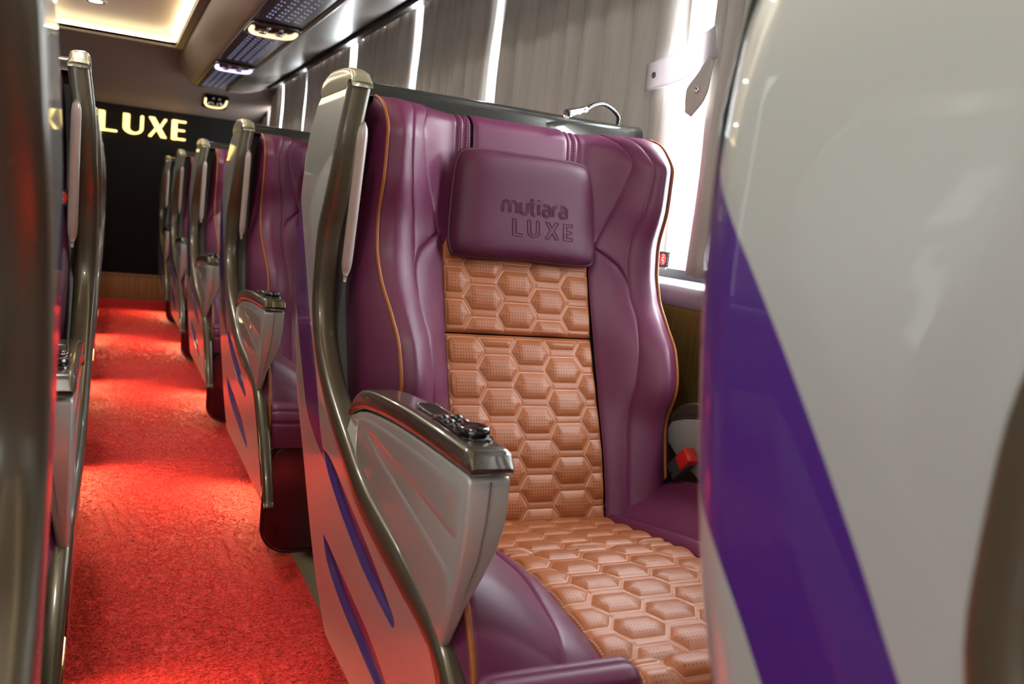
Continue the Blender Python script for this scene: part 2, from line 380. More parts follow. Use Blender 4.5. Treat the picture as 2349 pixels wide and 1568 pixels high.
# LED strips in the cove
o = box('led_strip', RX1-.030, RX1-.004, RY0+.02, RY1-.03, ZC+.02, ZC+.036, M['led_warm'], bev=.004); tag(o, 'long warm yellow led strip along the aisle edge of the ceiling recess', 'led strip')
o = box('led_strip', RX0+.02, RX1-.035, RY1-.026, RY1-.004, ZC+.02, ZC+.034, M['led_warm'], bev=.004); tag(o, 'short warm yellow led strip across the far end of the ceiling recess', 'led strip')
o = box('led_strip', RX0+.004, RX0+.030, RY0+.02, RY1-.03, ZC+.02, ZC+.036, M['led_warm'], bev=.004); tag(o, 'warm yellow led strip on the recess edge above the tagged seat row', 'led strip')
for i, yy in enumerate((-.8, 1.1, 3.0, 4.9)):
    t = empty('ceiling_downlight', (-.12, yy+1.38, ZC+.075)); tag(t, 'round white downlight glowing in the ceiling recess panel', 'ceiling light', 'downlights in the ceiling recess')
    lathe('rim', [(.052, 0), (.066, 0), (.066, -.006), (.060, -.010), (.052, -.008)], M['chrome'], t, 32)
    lathe('diffuser', [(.0, -.002), (.052, -.002), (.052, -.006), (.03, -.009), (.0, -.010)], M['led_white'], t, 32)

# ------------------------------------------------------------------ carpet
CX0, CX1, CY0, CY1 = -.165, .515, -2.5, 8.34
cp = empty('carpet_runner', (.175, 0, 0)); tag(cp, 'red coil vinyl carpet runner laid along the aisle floor', 'carpet')
nx, ny = 12, 200
gx, gy = np.meshgrid(np.linspace(CX0, CX1, nx), np.linspace(CY0, CY1, ny), indexing='ij')
P = np.stack([gx-.175, gy, np.full_like(gx, .009)+.0012*np.sin(gy*31+gx*9)*np.sin(gx*23)], -1)
# skirt
P = np.concatenate([np.stack([P[0, :, 0], P[0, :, 1], P[0, :, 2]*0+.001], -1)[None], P, np.stack([P[-1, :, 0], P[-1, :, 1], P[-1, :, 2]*0+.001], -1)[None]], 0)
grid('mat_base', P, M['carpet'], cp)
def coils(n, ya, yb, rad, big=1.0):
    """curly vinyl loops: each a little open coil of a bent tube"""
    seg, sides = 5, 3
    cx = rng.uniform(CX0+.004, CX1-.004, n)-.175; cy = rng.uniform(ya, yb, n); ang = rng.uniform(0, 2*np.pi, n)
    R = big*rng.uniform(.0035, .0065, n); sw = rng.uniform(2.2, 4.4, n); tilt = rng.uniform(-.7, .7, n); zc = rng.uniform(.0085, .0125, n)
    t = np.linspace(0, 1, seg)[None, :]
    a = ang[:, None]+sw[:, None]*t
    lx = R[:, None]*np.cos(a); ly = R[:, None]*np.sin(a)*np.cos(tilt)[:, None]; lz = R[:, None]*np.sin(a)*np.sin(tilt)[:, None]+.002*np.sin(3.1*t)
    C = np.stack([cx[:, None]+lx, cy[:, None]+ly, zc[:, None]+lz], -1)
    rad_dir = np.stack([np.cos(a), np.sin(a), np.zeros_like(a)], -1); upv = np.zeros_like(rad_dir); upv[..., 2] = 1
    th = np.linspace(0, 2*np.pi, sides, endpoint=False)
    V = C[:, :, None]+rad*(np.cos(th)[None, None, :, None]*rad_dir[:, :, None]+np.sin(th)[None, None, :, None]*upv[:, :, None])
    one = grid_faces(seg, sides, wrapv=True)
    Fc = (one[None]+(np.arange(n)*seg*sides)[:, None, None]).reshape(-1)
    me = bpy.data.meshes.new('coil_pile'); nv = n*seg*sides; nf = n*len(one)
    me.vertices.add(nv); me.vertices.foreach_set('co', V.astype(np.float32).ravel())
    me.loops.add(nf*4); me.loops.foreach_set('vertex_index', Fc.astype(np.int32))
    me.polygons.add(nf); me.polygons.foreach_set('loop_start', np.arange(0, nf*4, 4, dtype=np.int32))
    me.polygons.foreach_set('use_smooth', np.ones(nf, bool))
    me.update(calc_edges=True); me.validate()
    return me
o = link('coil_pile', coils(34000, 1.35, 3.1, .0008), M['coil'], cp); o['kind'] = 'stuff'
o = link('coil_pile', coils(30000, 3.1, 5.4, .0011, 1.25), M['coil'], cp); o['kind'] = 'stuff'
o = link('coil_pile', coils(14000, 5.4, 8.33, .0016, 1.8), M['coil'], cp); o['kind'] = 'stuff'

# ------------------------------------------------------------------ lettering on the back wall
def poly_letters(name, polys, T, th, mat, parent):
    """one letter from 2-D outlines (unit height) -> extruded mesh; T maps (u,v)->(x,z)"""
    bm = bmesh.new()
    for pl in polys:
        A = [bm.verts.new((T(p)[0], -th, T(p)[1])) for p in pl]; B = [bm.verts.new((T(p)[0], 0, T(p)[1])) for p in pl]
        bm.faces.new(A); bm.faces.new(B[::-1]); n = len(pl)
        for i in range(n): bm.faces.new((A[i], A[(i+1) % n], B[(i+1) % n], B[i]))
    bmesh.ops.recalc_face_normals(bm, faces=bm.faces[:])
    me = bpy.data.meshes.new(name); bm.to_mesh(me); bm.free(); return link(name, me, mat, parent)
def arc(cx, cy, rx, ry, a0, a1, n=14): return [(cx+rx*math.cos(math.radians(a0+(a1-a0)*i/n)), cy+ry*math.sin(math.radians(a0+(a1-a0)*i/n))) for i in range(n+1)]
def cap_bar(x0, x1, y0, y1, r=None):
    r = min(x1-x0, y1-y0)*.48 if r is None else r
    return rrect(x0, x1, y0, y1, r, 5)
LET = {
 'L': (.62, [cap_bar(0, .24, 0, 1, .06), cap_bar(.02, .62, 0, .11)]),
 'U': (.70, [[(0, 1), (0, .34)]+arc(.36, .34, .36, .34, 180, 360)+[(.72, .95), (.66, 1), (.60, .95), (.60, .34)]+arc(.42, .34, .18, .22, 0, -180)+[(.24, .95), (.20, 1), (.04, 1)]]),
 'X': (.78, [[(.0, 1), (.25, 1), (.80, .03), (.77, 0), (.55, 0), (.0, .96)], [(.02, .0), (.14, .0), (.36, .38), (.30, .50), (.0, .05)], [(.47, .58), (.66, .97), (.77, .97), (.78, .9), (.54, .46)]]),
 'E': (.62, [cap_bar(0, .24, 0, 1, .06), cap_bar(.02, .62, 0, .11), cap_bar(.02, .58, .45, .55), cap_bar(.02, .62, .89, 1)]),
}
sg = empty('lit_sign', (.25, Y1-.03, 1.53)); tag(sg, 'glowing yellow LUXE letter sign on the black back wall', 'sign')
for ch, xa, xb in (('L', -.115, .045), ('U', .085, .245), ('X', .29, .435), ('E', .475, .595)):
    wd, pl = LET[ch]; s = (xb-xa)/wd
    poly_letters('letter', pl, lambda p: (xa-.25+p[0]*s, -.085+p[1]*.17), .018, M['letters'], sg)
for dx in (-.30, .28):
    box('mount_bar', dx-.03, dx+.03, .0, .0295, -.02, .02, M['backwall'], sg)

# ------------------------------------------------------------------ overhead luggage rack with console
rk = empty('luggage_rack', (.46, 2.0, 1.85)); tag(rk, 'long overhead luggage rack with dark underside above the window seats', 'luggage rack')
RKY0, RKY1 = -2.6, 7.62
def rk_prism(name, prof, mat, bev=0., a=RKY0, b=RKY1):
    o = prism(name, [(x-.46, z-1.85) for x, z in prof], 'y', a-2.0, b-2.0, mat, rk, bev=bev, seg=2); return o
rk_prism('rack_body', [(.455, 2.035), (.462, 2.0), (.50, 1.93), (.555, 1.872), (.585, 1.858), (.585, 1.90), (.83, 1.90), (.86, 1.858), (.95, 1.862), (1.08, 1.90), (1.18, 1.955), (1.20, 1.985), (1.20, 2.035)], M['rackbody'], .004)
rk_prism('console_panel', [(.586, 1.852), (.60, 1.847), (.81, 1.847), (.829, 1.852), (.829, 1.895), (.586, 1.895)], M['console'])
tube('edge_moulding', [(.845-.46, y-2.0, 1.852-1.85) for y in np.linspace(RKY0, RKY1, 40)], .014, M['rackgloss'], rk, 12)
rk_prism('gloss_shelf_edge', [(.865, 1.851), (.95, 1.8555), (1.08, 1.8935), (1.17, 1.942), (1.165, 1.948), (1.08, 1.901), (.95, 1.863), (.865, 1.859)], M['rackgloss'])
rk_prism('curtain_track', [(1.160, 1.905), (1.205, 1.915), (1.213, 1.93), (1.213, 1.985), (1.160, 1.985)], M['black'])
# end cheek of the rack
prism('end_cheek', [(x-.46, z-1.85) for x, z in [(.45, 2.035), (.458, 1.995), (.50, 1.925), (.555, 1.866), (.59, 1.842), (.70, 1.838), (.86, 1.842), (.97, 1.850), (1.09, 1.885), (1.20, 1.95), (1.20, 2.035)]], 'y', RKY1+.001-2, RKY1+.02-2, M['rackbody'], rk, bev=.004, seg=2)
# led dots on the console, one part for each field between lamp units
UNITS = [1.58, 3.10, 4.63, 6.16]
def dots(y0, y1):
    V, Fc = [], []
    tpl = [(math.cos(t), math.sin(t)) for t in np.linspace(0, 2*math.pi, 6, endpoint=False)]
    for ix, xx in enumerate((.642, .685, .728, .771)):
        for k, yy in enumerate(np.arange(y0, y1, .075)):
            for dx in (-.0075, .0075):
                b0 = len(V); yo = yy+(0.012 if dx > 0 else 0)
                for c, s_ in tpl: V.append((xx+dx+.0048*c-.46, yo+.0048*s_-2.0, 1.8465-1.85))
                for c, s_ in tpl: V.append((xx+dx+.004*c-.46, yo+.004*s_-2.0, 1.8432-1.85))
                for i in range(6): Fc.append((b0+i, b0+6+i, b0+6+(i+1) % 6, b0+(i+1) % 6))
                Fc.append([b0+6+i for i in range(6)])
    o = link('led_dots', mesh_np('led_dots', V, Fc), M['dots'], rk); o['kind'] = 'stuff'
for a, b in ((3.36, 4.36), (4.92, 5.88), (6.42, 7.50)): dots(a, b)
def lamp_unit(yc, ring, label, xc=.706, z=1.847, rx=0., sc=1.0):
    t = empty('reading_lamp_unit', (xc, yc, z)); tag(t, label, 'reading lamp')
    prism('housing', rrect(-.122*sc, .122*sc, -.15*sc, .15*sc, .03*sc), 'z', -.014, -.0005, M['gloss_black'], t, bev=.004, seg=2)
    path = [(-.105, -.075), (-.103, .0), (-.092, .05), (-.070, .088), (-.035, .103), (.0, .107), (.035, .103), (.070, .088), (.092, .05), (.103, .0), (.105, -.075)]
    rr = [.010, .0105, .009, .007, .0062, .006, .0062, .007, .009, .0105, .010]
    xs = pchip(range(11), [p[0] for p in path]); ys = pchip(range(11), [p[1] for p in path]); tt = np.linspace(0, 10, 41)
    tube('light_ring', np.stack([xs(tt)*sc, ys(tt)*sc, np.full(41, -.020)], -1), pchip(range(11), rr)(tt)*sc, ring, t, 10)
    for s in (-1, 1):
        l = lathe('spot_lens', [(.0, -.016), (.021, -.016), (.024, -.022), (.018, -.027), (.0, -.025)], M['chrome'], t, 18); l.location = (s*.042*sc, .02*sc, 0)
        lathe('call_button', [(.0, -.014), (.011, -.014), (.010, -.019), (.0, -.02)], M['handle'], t, 14).location = (s*.03*sc, -.09*sc, 0)
    if rx: t.rotation_euler = (rx, 0, 0)
    return t
lamp_unit(4.63, M['ring_warm'], 'rack lamp unit with a warm yellow glowing handle shaped ring')
lamp_unit(6.16, M['led_blue'], 'rack lamp unit with a violet white glowing handle shaped ring')
lamp_unit(3.10, M['ring_warm'], 'warm rack lamp unit above the seat with the embossed pillow')
bl = lamp_unit(8.09, M['ring_warm'], 'small dim yellow lamp unit on the sloping bulkhead by the back wall', xc=.80, z=1.800, rx=-math.radians(21), sc=.82)

# ------------------------------------------------------------------ curtains
def curtain(y0, y1, label, z0=.93, z1=1.95, folds=7, amp=.020, leanA=0., leanB=0., xm=1.258, seed=0, group='grey curtains along the window side'):
    r = np.random.default_rng(seed); ny = folds*14; nz = 28
    s = np.linspace(0, 1, ny); ph = s*folds*2*math.pi+.55*np.sin(s*9+seed)+seed
    amps = 1+.45*np.sin(s*13+seed*2)
    Z = np.linspace(z0, z1, nz); P = np.zeros((ny, nz, 3))
    for j, z in enumerate(Z):
        k = (z-z0)/(z1-z0)
        ya = y0+leanA*(1-k); yb = y1+leanB*(1-k)
        wv = np.sin(ph+.22*math.sin(k*4+seed))
        wv = np.sign(wv)*np.abs(wv)**.75
        P[:, j, 0] = xm+amp*amps*wv*(.80+.25*(1-k))+.004*np.sin(z*11+s*20)
        P[:, j, 1] = ya+(yb-ya)*s+.010*np.cos(ph)
        P[:, j, 2] = z+.003*np.sin(s*30+seed)
    o = grid('curtain', P, M['curtain']); sm = o.modifiers.new('cloth_thickness', 'SOLIDIFY'); sm.thickness = .002
    return tag(o, label, 'curtain', group)
curtain(1.87, 2.955, 'grey pleated curtain hanging beside the bright uncovered window, behind the gooseneck lamp', folds=9, seed=1, leanA=-.035, leanB=.03)
curtain(3.085, 3.935, 'grey pleated curtain behind the embossed pillow seat, between the two widest white gaps', folds=8, seed=2, leanA=.05, leanB=.0)
far = ['grey curtain beside the second coach seat behind the embossed pillow seat', 'grey curtain beside the third coach seat behind the embossed pillow seat', 'wide grey curtain beside the last window side coach seat', 'narrow grey curtain between the last window side seat and the bulkhead lamp', 'short strip of grey curtain touching the black back wall']
for i, (a, b) in enumerate(((4.03, 5.13), (5.20, 6.40), (6.475, 7.38), (7.46, 8.02), (8.09, 8.36))):
    curtain(a, b, far[i], folds=max(3, int((b-a)*7.5)), seed=3+i)
curtain(1.42, 1.705, 'bunched grey curtain tied back beside the near grey seat shell', folds=5, amp=.024, seed=11, leanA=0, leanB=-.035, xm=1.252)
for i, (a, b) in enumerate(((.2, 1.3), (1.4, 2.5), (2.6, 3.7), (3.8, 4.9), (5.0, 6.1), (6.2, 7.2), (7.3, 8.3))):  # out of view; kept to limit light from the left and for reflections
    o = curtain(a, b, 'unseen grey curtain holding back daylight behind the tagged seat row', folds=8, seed=20+i, xm=XL+.042, group='unseen grey curtains behind the tagged seat row')
for i, (a, b) in enumerate(((-2.4, -1.3), (-1.25, -.15), (-.1, 1.325))):  # unseen curtains added to block daylight from ahead, narrow gap left for the wing
    curtain(a, b, 'unseen closed grey curtain added to block daylight beside the striped grey seat shell', folds=8, seed=40+i)
# tie straps
def strap(pts, wid, label, mat, holes):
    n = len(pts); tt = np.linspace(0, n-1, 40)
    C = np.stack([pchip(range(n), [p[i] for p in pts])(tt) for i in range(3)], -1)
    wv = pchip(range(n), wid)(tt) if hasattr(wid, '__len__') else np.full(40, wid)
    v = np.linspace(-.5, .5, 9)
    T = np.gradient(C, axis=0); T /= np.linalg.norm(T, axis=1)[:, None]
    X = np.array([1.0, 0, 0.0]); Nn = np.cross(X[None], T); Nn /= np.linalg.norm(Nn, axis=1)[:, None]
    P = C[:, None]+Nn[:, None]*(wv[:, None]*v[None])[..., None]
    P[..., 0] += .004*np.sin(np.linspace(0, 5, 40))[:, None]
    t = empty('tie_strap', tuple(C[0])); tag(t, label, 'curtain strap')
    P = P-C[0]
    o = grid('band', P, mat, t); sm = o.modifiers.new('thickness', 'SOLIDIFY'); sm.thickness = .0016; sm.offset = 0
    for k, m_, r_ in holes:
        i = int(k*39); c = P[i, 4]
        l = lathe('snap_button', [(0, 0), (r_, 0), (r_*.95, .002), (r_*.6, .0028), (r_*.55, .0015), (0, .0015)], m_, t, 18, Matrix.Rotation(math.radians(-90), 4, 'Y'))
        l.location = (c[0]-.002, c[1], c[2])
    return t
strap([(1.213, 1.655, 1.455), (1.210, 1.72, 1.436), (1.212, 1.82, 1.412), (1.220, 1.93, 1.405)], [.075, .078, .072, .066], 'pale tie strap sticking out sideways across the bright window', M['strap'], ((.88, M['alu'], .008),))
strap([(1.214, 1.662, 1.425), (1.206, 1.676, 1.385), (1.204, 1.69, 1.345), (1.208, 1.712, 1.298)], [.02, .05, .078, .03], 'dark grey tie strap hanging twisted in front of the bunched curtain', M['curtain'], ((.62, M['chrome'], .0085),))

# ================================================================== SEAT (authored in the k=0 place, then shifted to its own origin)
SX, SY = .83, 1.40
yr = pchip([.19, .257, .35, .434, .457, .479, .498, .521, .542, .589, .639, .674, .757, .83, .94, 1.04, 1.15, 1.235, 1.29],
           [.735, .774, .845, .93, .958, 1.0, 1.09, 1.21, 1.325, 1.45, 1.57, 1.635, 1.730, 1.760, 1.758, 1.718, 1.700, 1.705, 1.70])   # front edge of the side shell (rail)
yb = pchip([.19, .295, .51, .64, .776, .9, 1.0, 1.15, 1.21, 1.25, 1.29], [1.54, 1.68, 1.86, 1.955, 2.015, 2.043, 2.058, 2.062, 2.045, 2.00, 1.93])  # back edge
lean = pchip([.19, .45, .6, .9, 1.1, 1.2, 1.29], [.010, .004, 0, 0, .008, .020, .034])    # inward lean of the outer face
y0f = pchip([.38, .52, .65, .765, .93, 1.05, 1.15, 1.22, 1.25], [1.545, 1.590, 1.648, 1.697, 1.755, 1.785, 1.802, 1.817, 1.84])   # backrest centre line
ypf = pchip([.38, .50, .60, .68, .757, .81, .87, .937, .985, 1.08, 1.157, 1.203, 1.226, 1.238], [1.50, 1.535, 1.555, 1.535, 1.56, 1.61, 1.672, 1.708, 1.714, 1.695, 1.694, 1.728, 1.765, 1.81])  # wing edge
hf = pchip([.38, .6, .75, .9, 1.25], [.322, .322, .327, .338, .338])
def sdpoly(Yg, Zg, pts):
    """signed distance to a tapered stroke (y,z,half width)"""
    best = np.full(Yg.shape, 9.0)
    for (ya, za, wa), (yb_, zb_, wb_) in zip(pts[:-1], pts[1:]):
        dy, dz = yb_-ya, zb_-za; t = np.clip(((Yg-ya)*dy+(Zg-za)*dz)/(dy*dy+dz*dz), 0, 1)
        best = np.minimum(best, np.hypot(Yg-ya-t*dy, Zg-za-t*dz)-(wa+(wb_-wa)*t))
    return best
def dens(pts, n=8):
    a = np.array(pts); t = np.linspace(0, len(a)-1, (len(a)-1)*n+1)
    return [tuple(r) for r in np.stack([pchip(range(len(a)), a[:, i])(t) for i in range(3)], -1)]
GR1 = dens([(1.590, .550, .0), (1.53, .530, .017), (1.40, .492, .025), (1.30, .466, .025), (1.20, .444, .019), (1.115, .426, .009)])
GR2 = dens([(1.560, .392, .0), (1.50, .368, .018), (1.37, .344, .026), (1.26, .330, .026), (1.16, .313, .021), (1.05, .288, .009)])
st_hi = pchip([.53, .581, .686, .78, .838, .90, .954, 1.045, 1.06], [1.575, 1.622, 1.70, 1.79, 1.832, 1.88, 1.925, 2.012, 2.03])
st_lo = pchip([.53, .55, .579, .661, .72, .79, .84, .9], [1.580, 1.66, 1.735, 1.825, 1.88, 1.945, 2.01, 2.10])
def side_xy(Yv, Zv):
    """inward offset of the outer face from its plane (rounded wrap at the back edge, slight roll at the front)"""
    B = yb(Zv)-Yv; d = lean(Zv)
    wrap = np.clip(1-B/.085, 0, 1); d = d+.070*(1-np.sqrt(np.clip(1-wrap**2, 0, 1)))
    return d
def side_shell(parent, sg_, xo, detail=True):
    zz = np.concatenate([np.linspace(.20, .60, 150 if detail else 40), np.linspace(.60, 1.238, 110 if detail else 50)[1:]]); nv = 170 if detail else 50
    tb = np.linspace(0, 1, nv); tb = 1-(1-tb)**1.15
    Zg = np.repeat(zz[:, None], nv, 1); Yg = yr(zz)[:, None]+(yb(zz)-yr(zz))[:, None]*tb[None]
    # soften the lower edge
    X = side_xy(Yg, Zg)
    g = np.minimum(sdpoly(Yg, Zg, GR1), sdpoly(Yg, Zg, GR2))
    X = X+.0085*sstep(.0005, -.013, g)
    X = X+.010*np.clip((.225-Zg)/.025, 0, 1)**2
    s = np.where((Zg > .53) & (Zg < 1.06), np.maximum(st_hi(Zg)-Yg, Yg-st_lo(np.minimum(Zg, .9))), 1.0)
    s = np.where(Zg > .84, st_hi(Zg)-Yg, s); s = np.where(Zg > 1.058, 1.0, s)
    sd = np.minimum(g, s*.7)
    P = np.stack([sg_*(xo-X), Yg-SY, Zg], -1)
    return grid('side_shell', P, M['shell'], parent, flip=(sg_ > 0), attrs={'sd': sd})
def side_parts(parent, sg_, xo, main):
    """everything of one flank: shell, inner panel, rail, cap, handle.  sg_=-1 aisle flank, +1 window flank; xo distance of outer face from the seat's centre"""
    side_shell(parent, sg_, xo, main)
    # inner panel
    zz = np.linspace(.20, 1.26, 50); t = np.linspace(0, 1, 16)
    Zg = np.repeat(zz[:, None], 16, 1); Yg = yr(zz)[:, None]+(yb(zz)-.04-yr(zz))[:, None]*t[None]
    grid('inner_panel', np.stack([sg_*(xo-.028-lean(Zg)), Yg-SY, Zg], -1), M['dark'], parent, flip=(sg_ < 0))
    # rail along the front edge
    zr = np.concatenate([np.linspace(.205, .60, 40), np.linspace(.61, 1.245, 40)])
    path = np.stack([sg_*(xo-.017-lean(zr)), yr(zr)-.010-SY, zr], -1)
    # resample by arc length
    seg = np.r_[0, np.cumsum(np.linalg.norm(np.diff(path, axis=0), axis=1))]; u = np.linspace(0, seg[-1], 110)
    path = np.stack([np.interp(u, seg, path[:, i]) for i in range(3)], -1)
    for _ in range(3): path[1:-1] = (path[:-2]+2*path[1:-1]+path[2:])/4
    th = np.linspace(0, 2*math.pi, 20, endpoint=False); ce, se = np.cos(th), np.sin(th)
    ce = np.sign(ce)*np.abs(ce)**.6; se = np.sign(se)*np.abs(se)**.7
    T = np.gradient(path, axis=0); T /= np.linalg.norm(T, axis=1)[:, None]; S = np.array([1.0, 0, 0]); Bn = np.cross(T, S[None]); Bn /= np.linalg.norm(Bn, axis=1)[:, None]
    rb = pchip([0, .2, .33, .55, .8, 1], [.011, .020, .025, .022, .018, .018])(np.linspace(0, 1, 110))
    hx = pchip([0, .25, .4, 1], [.013, .018, .0225, .0225])(np.linspace(0, 1, 110))
    P = path[:, None]+hx[:, None, None]*ce[None, :, None]*S+rb[:, None, None]*se[None, :, None]*Bn[:, None]
    grid('bronze_rail', P, M['bronze'], parent, wrapv=True, caps=True)
    # cap over the top of the flank
    yy = np.linspace(1.672, 2.012, 26); zt = pchip([1.672, 1.70, 1.78, 1.87, 1.92, 1.97, 2.025], [1.242, 1.266, 1.279, 1.282, 1.272, 1.253, 1.236])(yy)
    prof = [(.0, -1.0), (-.001, -.55), (-.0005, -.2), (.004, -.05), (.013, .0), (.028, -.01), (.037, -.12), (.040, -.5), (.040, -1.0)]
    P = np.zeros((26, len(prof), 3))
    for i, (y, z) in enumerate(zip(yy, zt)):
        hgt = max(z-1.236, .001)+.004
        for j, (dx, dz) in enumerate(prof): P[i, j] = (sg_*(xo-float(side_xy(np.array(y), np.array(1.236)))-dx+.0015), y-SY, z+dz*hgt)
    grid('top_cap', P, M['champagne'], parent, flip=(sg_ < 0), caps=True)
    # grab handle clipped behind the rail
    zz = np.linspace(.872, 1.165, 30); rr = np.interp(zz, [.872, .885, .90, 1.14, 1.155, 1.165], [.005, .0095, .0105, .0105, .008, .003])
    h = tube('grab_handle', np.stack([np.full(30, sg_*(xo-.043)), np.interp(zz, [.872, 1.165], [1.690, 1.640])-SY, zz], -1), rr, M['handle'], parent, 12, r_b=rr*1.25, side=(1, 0, 0))
    tube('handle_tip', [(sg_*(xo-.043), 1.692-SY, .858), (sg_*(xo-.043), 1.690-SY, .876)], [.003, .005], M['handle'], h, 8)

QW, QH, QT = .079, .068, .056          # quilting: column pitch, row pitch, flat edge
def hexdist(u, v, u0, v0):
    """distance inside the nearest quilt cell to its edge"""
    Hh = QH/2; w2 = (2*QW-QT)/2; a = QT/2
    nx_, ny_ = Hh, (w2-a); ln = math.hypot(nx_, ny_); best = np.full(u.shape, -1.0)
    ci = np.round((u-u0)/QW)
    for dc in (-1, 0, 1):
        c = ci+dc; off = np.where(np.mod(c, 2) == 0, 0, QH/2); rj = np.round((v-v0-off)/QH)
        for dr in (-1, 0, 1):
            du = np.abs(u-u0-c*QW); dv = np.abs(v-v0-off-(rj+dr)*QH)
            d = np.minimum(Hh-dv-.0026, (nx_*(w2-du)-ny_*dv)/ln+.0018)
            best = np.maximum(best, d)
    return best
def quilt_h(hd):
    k = np.clip((hd-.0042)/.024, 0, 1); return np.where(hd > .0042, .0078*(1-(1-k)**2.2), .0010*(1-(np.clip(hd, 0, .0042)/.0042)**2))-.0010*np.exp(-((hd-.0042)/.0013)**2)
def edge_tuck(d, e=.0035, w_=.0035): return e*np.exp(-(np.clip(d, 0, None)/w_)**1.3)

def S_back(a, z):
    """front surface of the backrest: y for half-width a and height z"""
    A = y0f(z)-ypf(z); s = np.clip((a-.165)/(hf(z)-.165), 0, 1)
    g = np.where(s < .72, .5*(1-np.cos(math.pi*np.clip(s/.92, 0, 1))), 0)
    s2 = np.clip(s/.84, 0, 1); g = .5*(1-np.cos(math.pi*s2)); g = .55*g+.45*s2**1.1
    roll = np.clip((s-.66)/.34, 0, 1)
    return y0f(z)-(A+.020)*g+.020*roll**2
def twist(s, a, z): return s*.020*sstep(.96, .80, z)*np.clip((a-.18)/.14, 0, 1)
def back_patch(name, parent, sgn, aL, aR, z0, z1, mat, puff=.006, nu=26, nz=90, tuckL=True, tuckR=True):
    zz = z0+(z1-z0)*(.5-.5*np.cos(np.linspace(0, math.pi, nz)))*.35+(z1-z0)*np.linspace(0, 1, nz)*.65
    c = .5-.5*np.cos(np.linspace(0, math.pi, nu)); aa0 = aL(zz); aa1 = aR(zz); wdt = np.maximum(aa1-aa0, .0005)
    Ag = aa0[:, None]+wdt[:, None]*c[None]; Zg = np.repeat(zz[:, None], nu, 1)
    d = np.full(Ag.shape, 1.0)
    if tuckL: d = np.minimum(d, Ag-aa0[:, None])
    if tuckR: d = np.minimum(d, aa1[:, None]-Ag)
    d = np.minimum(d, Zg-z0)
    Y = S_back(Ag, Zg)+edge_tuck(d)-puff*np.sin(math.pi*c)[None]*np.clip(wdt/.05, 0, 1)[:, None]
    Y = Y+.03*np.clip((Zg-1.203)/.033, 0, 1)**2*np.clip(1-(Ag-.2)/.1, 0, 1)
    Y = Y+twist(sgn, Ag, Zg)
    return grid(name, np.stack([sgn*Ag, Y-SY, Zg], -1), mat, parent, flip=(sgn < 0))
sA = pchip([.95, .975, 1.03, 1.105, 1.177, 1.25], [.186, .194, .214, .238, .252, .212])
sL = pchip([.38, .55, .65, .77, .84, .89, .93, .955, .97, .975], [.228, .232, .238, .252, .263, .262, .245, .218, .195, .185])
sB = pchip([.38, .55, .65, .77, .84, .89, .93, .99, 1.05, 1.16, 1.25], [.228, .232, .238, .252, .263, .2625, .261, .264, .277, .288, .262])
c_ = lambda v: (lambda z: np.full(np.shape(z), v, float))

